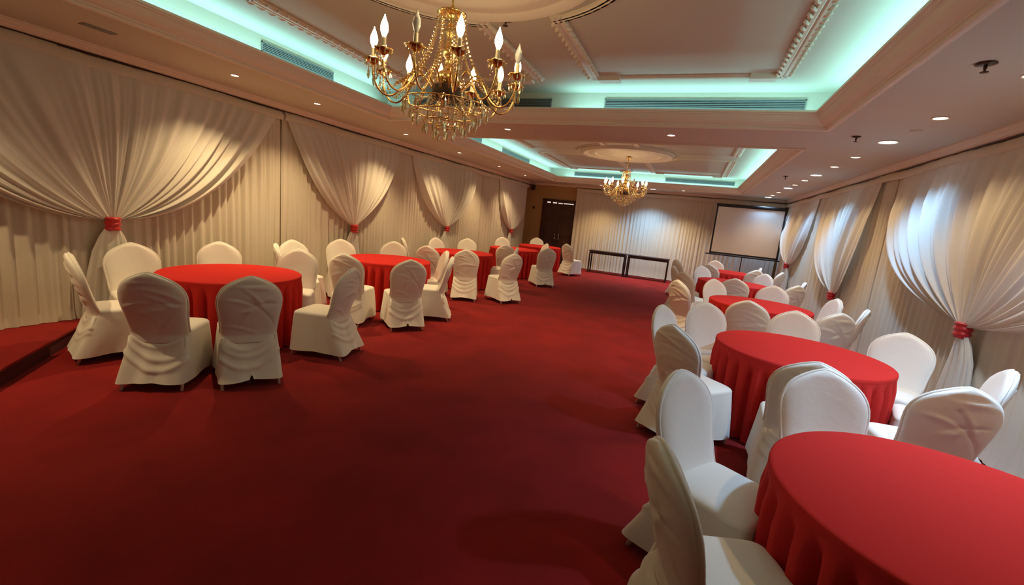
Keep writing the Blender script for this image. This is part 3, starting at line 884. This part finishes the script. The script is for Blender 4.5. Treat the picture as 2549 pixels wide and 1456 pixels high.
# ------------------------------------------------------------------ sprinklers and small ceiling fittings
def sprinkler(x, y, z, label, s=1.0):
    t = thing('fire_sprinkler', label, 'sprinkler', (x, y, z), 0, 'ceiling sprinklers')
    bm = bmesh.new(); lathe(bm, [(.01, .006), (.05 * s, -.001), (.055 * s, -.008), (.03 * s, -.014), (.012, -.016)], 20); obj('rose_plate', bm, M['dark'], t, smooth=True)
    bm = bmesh.new(); lathe(bm, [(.010, -.012), (.010, -.035), (.006, -.04), (.006, -.055)], 10); obj('sprinkler_head', bm, M['dark'], t, smooth=True)
    bm = bmesh.new(); lathe(bm, [(.004, -.052), (.022 * s, -.054), (.022 * s, -.058), (.004, -.060)], 14); obj('deflector', bm, M['dark'], t, smooth=True)
sprinkler(1.56, 3.90, ZS, 'dark sprinkler head in the soffit near the frame-edge corner')
sprinkler(1.54, 6.25, ZS, 'small dark sprinkler head beside the big cool downlight', .8)
sprinkler(1.50, 10.1, ZS, 'tiny dark sprinkler head beside the rear tray', .8)
sprinkler(-1.78, 3.85, ZU, 'dark brass sprinkler head in tray beside the large chandelier', 1.1)
bm = bmesh.new(); box(bm, -5.16, -5.06, 2.44, 2.68, ZS - .006, ZS + .004)
tag(obj('slot_diffuser', bm, M['grille']), 'short dark slot diffuser in the soffit above the platform', 'vent')
for x, y, lb in ((-3.9, 6.05, 'flat round detector in soffit behind the large chandelier'), (1.95, 5.9, 'flat round detector in soffit before the first big cool downlight'), (-2.35, 6.55, 'flat round detector beside the small warm downlight in the beam')):
    bm = bmesh.new(); lathe(bm, [(.001, -.012), (.04, -.012), (.055, -.004), (.056, 0)], 24, x, y, ZS); tag(obj('ceiling_detector', bm, M['sidewall'], smooth=True), lb, 'detector', 'flat ceiling detectors')

# ------------------------------------------------------------------ projection screen on its tripod
S0, S1, SZ0, SZ1, SY = .60, 2.48, 1.14, 2.62, 15.25
ps = thing('projection_screen', 'white projection screen with black border hanging before the end wall', 'projection screen', ((S0 + S1) / 2, SY, 0))
w = (S1 - S0) / 2
bm = bbox(-w - .02, w + .02, -.03, .03, SZ1 - .01, SZ1 + .045, bev=.012); obj('screen_case', bm, M['black'], ps)
bm = bmesh.new(); box(bm, -w + .045, w - .045, -.004, 0, SZ0 + .05, SZ1 - .04); obj('screen_fabric', bm, M['screen'], ps)
bm = bmesh.new()
for q in ((-w, -w + .046, SZ0, SZ1), (w - .046, w, SZ0, SZ1), (-w, w, SZ1 - .05, SZ1), (-w, w, SZ0, SZ0 + .052)): box(bm, q[0], q[1], -.006, .001, q[2], q[3])
obj('screen_border', bm, M['black'], ps)
bm = bbox(-w - .10, w + .06, -.02, .015, SZ0 - .045, SZ0 - .005, bev=.008); obj('bottom_bar', bm, M['black'], ps)
bm = bmesh.new(); tube(bm, [(0, .05, .35), (0, .05, SZ1 + .07)], .014); obj('stand_pole', bm, M['black'], ps)
bm = bmesh.new(); tube(bm, [(0, .05, SZ1 + .06), (0, 0, SZ1 + .065), (0, 0, SZ1 + .04)], .012); obj('hanging_hook', bm, M['black'], ps)
for a in (PI / 2, PI / 2 + 2.09, PI / 2 - 2.09):
    bm = bmesh.new(); tube(bm, [(0, .05, .62), (.42 * math.cos(a), .05 + .42 * math.sin(a) * .9, .012)], .012); obj('tripod_leg', bm, M['black'], ps)

# ------------------------------------------------------------------ two dark tables at the end wall
def folding_table(x0, x1, y0, y1, label):
    t = thing('folding_table', label, 'table', ((x0 + x1) / 2, (y0 + y1) / 2, 0), 0, 'dark narrow tables by the end wall')
    w, d = (x1 - x0) / 2, (y1 - y0) / 2
    bm = bbox(-w, w, -d, d, .735, .765, bev=.004); obj('tabletop', bm, M['tablewood'], t)
    bm = bmesh.new()
    for q in ((-w + .03, w - .03, -d + .02, -d + .04), (-w + .03, w - .03, d - .04, d - .02)): box(bm, *q, .66, .736)
    for s in (-1, 1): box(bm, min(s * (w - .03), s * (w - .05)), max(s * (w - .03), s * (w - .05)), -d + .04, d - .04, .66, .736)
    obj('apron', bm, M['tablewood'], t)
    for sx in (-1, 1):
        for sy in (-1, 1):
            cx, cy = sx * (w - .04), sy * (d - .035)
            bm = bbox(cx - .022, cx + .022, cy - .022, cy + .022, 0, .70, bev=.003); obj('leg', bm, M['tablewood'], t)
folding_table(-3.16, -1.90, 15.28, 15.72, 'dark narrow table before end wall, nearer to the door')
folding_table(-1.86, -.52, 15.28, 15.72, 'dark narrow table before end wall, nearer to the screen')

# ------------------------------------------------------------------ chandelier light is given by the bulbs themselves; camera, world, view
w_ = bpy.data.worlds.new('World'); sc.world = w_; w_.use_nodes = True
w_.node_tree.nodes['Background'].inputs[0].default_value = (0, 0, 0, 1)

yaw, pitch, roll, f = -3.63832538e-01, 1.72761478e-01, -1.01608152e-01, 1111.06
cy, sy = math.cos(yaw), math.sin(yaw)
fw = Vector((sy * math.cos(pitch), cy * math.cos(pitch), -math.sin(pitch)))
r0 = Vector((cy, -sy, 0)); d0 = fw.cross(r0)
rt = math.cos(roll) * r0 + math.sin(roll) * d0
dn = -math.sin(roll) * r0 + math.cos(roll) * d0
cam = bpy.data.cameras.new('camera'); co = bpy.data.objects.new('camera', cam); C.objects.link(co)
cam.sensor_width = 36; cam.lens = f / 2549 * 36; cam.clip_start = .05
up = -dn; bk = -fw
co.matrix_world = Matrix(((rt.x, up.x, bk.x, 0), (rt.y, up.y, bk.y, 0), (rt.z, up.z, bk.z, 1.7), (0, 0, 0, 1)))
sc.camera = co
sc.view_settings.view_transform = 'Standard'
sc.view_settings.look = 'None'
sc.view_settings.gamma = 1
sc.view_settings.use_curve_mapping = False
sc.view_settings.exposure = -.46
sc.cycles.caustics_reflective = False; sc.cycles.caustics_refractive = False
sc.cycles.sample_clamp_indirect = 8
sc.cycles.max_bounces = 8
sc.cycles.adaptive_threshold = .02
